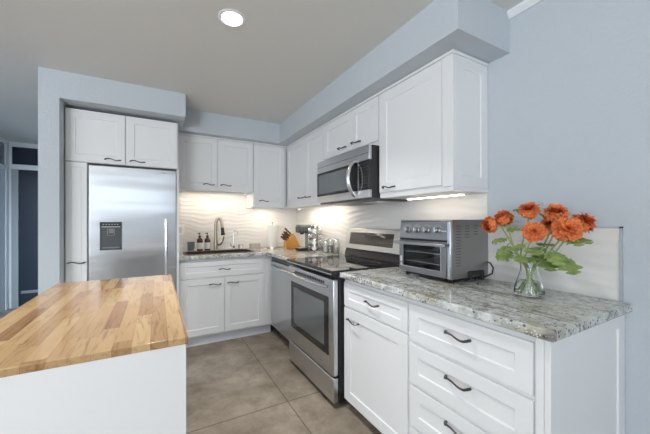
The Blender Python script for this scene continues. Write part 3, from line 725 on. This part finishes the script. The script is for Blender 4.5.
MB().box(pf(1.2)-.0012, pf(1.2)-.0002, ya+.028, ya+.062, 1.196, 1.201).build('badge', PALE, to)
MB().box(xf+.004, xf+.03, ya+.003, yb-.003, 1.137, 1.147).build('door_gap', BLACK, to)
# bright front corner posts and the glass door
MB().box(xf-.002, xf+.012, ya, ya+.022, zb_, 1.25).build('front_post', STEEL, to, .004)
dy0, dy1, dz0, dz1 = ya+.024, yb-.003, .945, 1.136
D = MB(); D.box(xf-.004, xf+.010, dy0, dy0+.034, dz0, dz1).box(xf-.004, xf+.010, dy1-.034, dy1, dz0, dz1).box(xf-.004, xf+.010, dy0+.034, dy1-.034, dz0, dz0+.03).box(xf-.004, xf+.010, dy0+.034, dy1-.034, dz1-.022, dz1)
td = D.build('door', STEEL_TF, to, .0015)
MB().box(xf+.001, xf+.005, dy0+.034, dy1-.034, dz0+.03, dz1-.022).build('door_glass', TINT, td)
GL = MB(); 
for (p0, p1) in (((dy0+.034, dz0+.03), (dy1-.034, dz0+.03)), ((dy1-.034, dz0+.03), (dy1-.034, dz1-.022)), ((dy0+.034, dz0+.03), (dy0+.034, dz1-.022))):
    GL.tube([(xf-.005, *p0), (xf-.005, *p1)], .0025, 8)
GL.build('glass_trim', CHROME, td)
MB().box(xf-.040, xf-.022, ya+.008, yb+.012, 1.112, 1.130).build('door_handle', STEEL_T, td, .005, seg=3)
MB().box(xf-.024, xf-.003, ya+.03, ya+.045, 1.114, 1.128).box(xf-.024, xf-.003, yb-.03, yb-.015, 1.114, 1.128).build('handle_bracket', STEEL_TF, td)
MB().box(xf-.0055, xf-.0042, dy1-.022, dy1-.012, 1.0, 1.035).box(xf-.0055, xf-.0042, dy1-.022, dy1-.012, .975, .99).build('door_sticker', LABELW, td)
# side vents
for c_ in range(3):
    V_ = MB()
    rows = 15 if c_ == 0 else (5 if c_ == 1 else 4)
    for j in range(rows): V_.box(xf+.045+c_*.075, xf+.085+c_*.075, ya-.0008, ya-.0001, 1.225-j*.0155, 1.2285-j*.0155)
    V_.build('side_vent', DKGREY, to)
for y in (ya+.03, yb-.03):
    for x in (xf+.045, xb-.06): MB().lathe([(0, 0), (.013, 0), (.015, .0235), (0, .0235)], (x, y, CT+.0004), 14).build('foot', BLACK, to)
MB().box(xf+.02, xb-.02, ya+.05, yb-.05, .926, .937).build('crumb_tray', BLACK, to)
MB().box(xf+.15, xb-.055, ya-.012, ya+.02, .945, .972).box(xf+.15, xf+.165, ya-.012, ya-.001, .925, .946).box(xb-.075, xb-.055, ya-.012, ya-.001, .9155, .946).build('side_bracket', BLACK, to, .004)
MB().tube([(xb-.002, ya+.04, 1.02), (xb-.006, ya-.015, 1.01), (xb-.009, ya-.034, .985), (xb-.012, ya-.03, .95), (xb-.04, ya-.005, .930), (-.03, ya+.03, .922)], .004, 8).build('power_cord', BLACK, to)

# ------------------------------------------------------------------ vase and flowers
VX, VY = -.235, -2.995
va = thing('vase', 'clear flared glass vase of water holding the orange flowers', 'vase', (VX, VY, CT+.0006))
outer = [(.048, .0), (.057, .006), (.058, .020), (.053, .050), (.042, .085), (.034, .115), (.0335, .135), (.039, .160), (.048, .178)]
inner = [(r-.0035, h) for r, h in outer[::-1][:-2]] + [(.050, .010), (0, .008)]
MB().lathe([(0, 0)] + outer + [(.0465, .1795)] + inner, seg=36).build('glass', GLASS, va, local=True)
wp = [(0, .0088), (.0492, .0108)] + [(r-.0042, h) for r, h in outer[2:4]] + [(.0432, .066), (0, .066)]
MB().lathe(wp, seg=36).build('water', WATER, va, local=True)

def petal(bm, base, out, upv, w_, ln, curl, rnd):
    """one ruffled cupped petal"""
    side = out.cross(upv).normalized(); nu, nv = 5, 4; V = []
    for i in range(nu+1):
        a_ = i/nu*2-1; row = []
        for j in range(nv+1):
            t_ = j/nv
            wid = w_*(.30+.95*math.sin(PI*min(1, .12+.66*t_)))*.5
            up_ = ln*t_*math.cos(curl*t_) ; ou = ln*t_*math.sin(curl*t_)
            ru = rnd.uniform(-.24, .24)*ln*t_ * (1 if j == nv else .4)
            edge = ln*.10*(1-abs(a_))*t_
            p = base + side*a_*wid + upv*(up_+edge*math.cos(curl)+ru) + out*(ou - .32*wid*a_*a_ + edge*math.sin(curl) + ru*.5)
            vv_ = bm.verts.new(p); vv_[bm.verts.layers.float['tip']] = max(0, t_*1.15-.15)*(.55+.45*abs(a_)); row.append(vv_)
        V.append(row)
    for i in range(nu):
        for j in range(nv): bm.faces.new((V[i][j], V[i+1][j], V[i+1][j+1], V[i][j+1]))
def bloom(center, axis, R, seed):
    rnd = random.Random(seed); mb = MB(); mb.bm.verts.layers.float.new('tip'); ax_ = Vector(axis).normalized(); c = Vector(center)
    q = Vector((0, 0, 1)).rotation_difference(ax_)
    N = 100; R = R*1.2
    for k in range(N):
        f = (k+.5)/N; th = math.acos(1-1.42*f); ph = k*2.399963+rnd.uniform(-.15, .15)
        def dr_(t_): return q @ Vector((math.sin(t_)*math.cos(ph), math.sin(t_)*math.sin(ph), math.cos(t_)))
        d = dr_(th*.80); o_ = dr_(th+PI/2)
        base = c + dr_(th)*R*(.30+.16*f) - ax_*R*.16
        petal(mb.bm, base, o_, d, R*(.36+.30*f), R*(.50+.16*f)*rnd.uniform(.72, 1.2), (.35+1.0*f*f)*rnd.uniform(.6, 1.5), rnd)
    return mb
def leaf_mb(mb, base, direction, upv, L_, seed):
    rnd = random.Random(seed); d = Vector(direction).normalized(); u = Vector(upv); u = (u-d*u.dot(d)).normalized(); s_ = d.cross(u)
    mid = [mb.bm.verts.new(Vector(base)+d*L_*t_ + u*(-.25*L_*t_*t_)) for t_ in [i/10 for i in range(11)]]
    for sg in (-1, 1):
        prev = None; rim = []
        for i in range(11):
            t_ = i/10
            lobe = .34+.66*abs(math.sin(PI*(t_*2.7+.12)))
            wd = L_*.62*math.sin(PI*(t_*.86+.10))**.7*lobe if i < 10 else .001
            fwd = L_*.16*math.sin(PI*t_)
            rim.append(mb.bm.verts.new(mid[i].co + s_*sg*wd + d*fwd + u*(.18*wd*rnd.uniform(.3, 1.4) - .5*wd*wd/L_)))
        for i in range(10):
            f = (mid[i], mid[i+1], rim[i+1], rim[i])
            mb.bm.faces.new(f if sg > 0 else f[::-1])
    return mb
camp = Vector((-1.731, -3.709, 1.254))
def onray(u_, v_, xplane):
    d = fw + rt*((u_-312.172)/291.88) - up*((v_-2.0-221.046)/291.88)
    return camp + d*((xplane-camp.x)/d.x)
# bloom centres at their real places above the vase
FL = [(onray(487.5, 227.5, -.215), .039, (-.55, .75, -.30), 'orange ranunculus turned away and drooping, farthest left above the toaster side'),
      (onray(502.5, 219.5, -.165), .038, (.25, .55, .75), 'orange ranunculus tilted back beside the leftmost bloom'),
      (onray(528.5, 211, -.205), .038, (-.45, -.20, .86), 'orange ranunculus standing highest at the centre, facing up'),
      (onray(534.5, 233.5, -.285), .039, (-.82, -.45, .25), 'open orange ranunculus facing the room, low at the centre'),
      (onray(556, 213.5, -.185), .041, (-.42, -.25, .86), 'large orange ranunculus at the upper right, facing up'),
      (onray(567.5, 231, -.265), .044, (-.78, -.50, .42), 'largest orange ranunculus, facing the room at right of centre'),
      (onray(585, 223, -.165), .037, (.10, -.70, .65), 'orange ranunculus turned outward, farthest right'),
      (onray(549, 226, -.165), .033, (-.70, .15, .65), 'orange ranunculus half hidden behind the largest bloom')]
LV = {0: [((-.2, .65, -.75), .085, .62), ((-.5, .6, -.5), .065, .55)], 1: [((-.4, .75, -.15), .065, .66), ((-.6, .3, -.2), .06, .50)], 2: [((-.5, .5, .2), .05, .88), ((-.5, .6, .0), .06, .70), ((-.6, .2, .1), .055, .58)], 3: [((-.75, -.1, -.1), .06, .52), ((-.6, .6, -.2), .055, .66), ((-.5, -.6, -.1), .06, .60)],
      4: [((-.4, .4, .4), .05, .78), ((-.5, -.3, .1), .06, .62)], 5: [((-.7, .4, -.1), .06, .5), ((-.7, -.6, -.45), .075, .62), ((-.5, -.8, -.2), .07, .74)], 6: [((-.45, -.75, -.5), .095, .58), ((-.3, -.9, -.1), .07, .70)], 7: [((-.7, -.2, .05), .065, .50), ((-.6, -.5, -.65), .08, .56), ((-.6, .3, -.1), .06, .6)]}
for i, (c, R, ax_, lab) in enumerate(FL):
    c = Vector(c); axv = Vector(ax_).normalized()
    r = thing('orange_flower', lab + ', in the glass vase', 'flower', (VX, VY, CT+.02), 0, 'orange ranunculus in the vase')
    bloom(c, axv, R, 11+i).build('bloom', PETAL, r, ang=180)
    a_ = 2*PI*i/8+.4
    foot = Vector((VX, VY, CT+.016)) + Vector((math.cos(a_), math.sin(a_), 0))*(-.034)
    neck = Vector((VX, VY, CT+.130)) + Vector((c.x-VX, c.y-VY, 0)).normalized()*.015 + Vector((math.cos(a_), math.sin(a_), 0))*.009
    end = c - axv*R*.34
    pts = []
    ctrl = [foot, neck, neck + (neck-foot).normalized()*.06 + Vector((c.x-VX, c.y-VY, 0))*.15, end - axv*.035, end]
    def cr(P0, P1, P2, P3, t_): return .5*((2*P1)+(P2-P0)*t_+(2*P0-5*P1+4*P2-P3)*t_*t_+(3*P1-P0-3*P2+P3)*t_**3)
    E_ = [ctrl[0]]+ctrl+[ctrl[-1]]
    for k in range(len(ctrl)-1):
        for q in range(6): pts.append(cr(E_[k], E_[k+1], E_[k+2], E_[k+3], q/6))
    pts.append(ctrl[-1])
    MB().tube(pts, [.0034]*(len(pts)-2)+[.0038, .006], 8).build('stem', STEM, r)
    MB().lathe([(0, -.002), (R*.28, .0), (R*.42, R*.10), (R*.40, R*.12), (0, R*.05)], end, 10, axv).build('calyx', LEAF, r)
    for j, (d, L_, tt) in enumerate(LV[i]):
        lf = MB(); base = pts[int(tt*(len(pts)-1))]
        dv = Vector(d).normalized(); pe = base + dv*L_*.45
        lf.tube([base, base+dv*L_*.22+Vector((0, 0, .006)), pe], .0016, 6)
        leaf_mb(lf, pe, dv, (-.35, -.3, 1), L_*.85, 50+i*7+j)
        for sd in (-1, 1):
            dv2 = (dv + Vector((0, 0, 1)).cross(dv)*sd*.9).normalized()
            leaf_mb(lf, base+dv*L_*.32, dv2, (-.35, -.3, 1), L_*.6, 80+i*7+j+sd)
        lf.build('leaf', LEAF, r, ang=180)
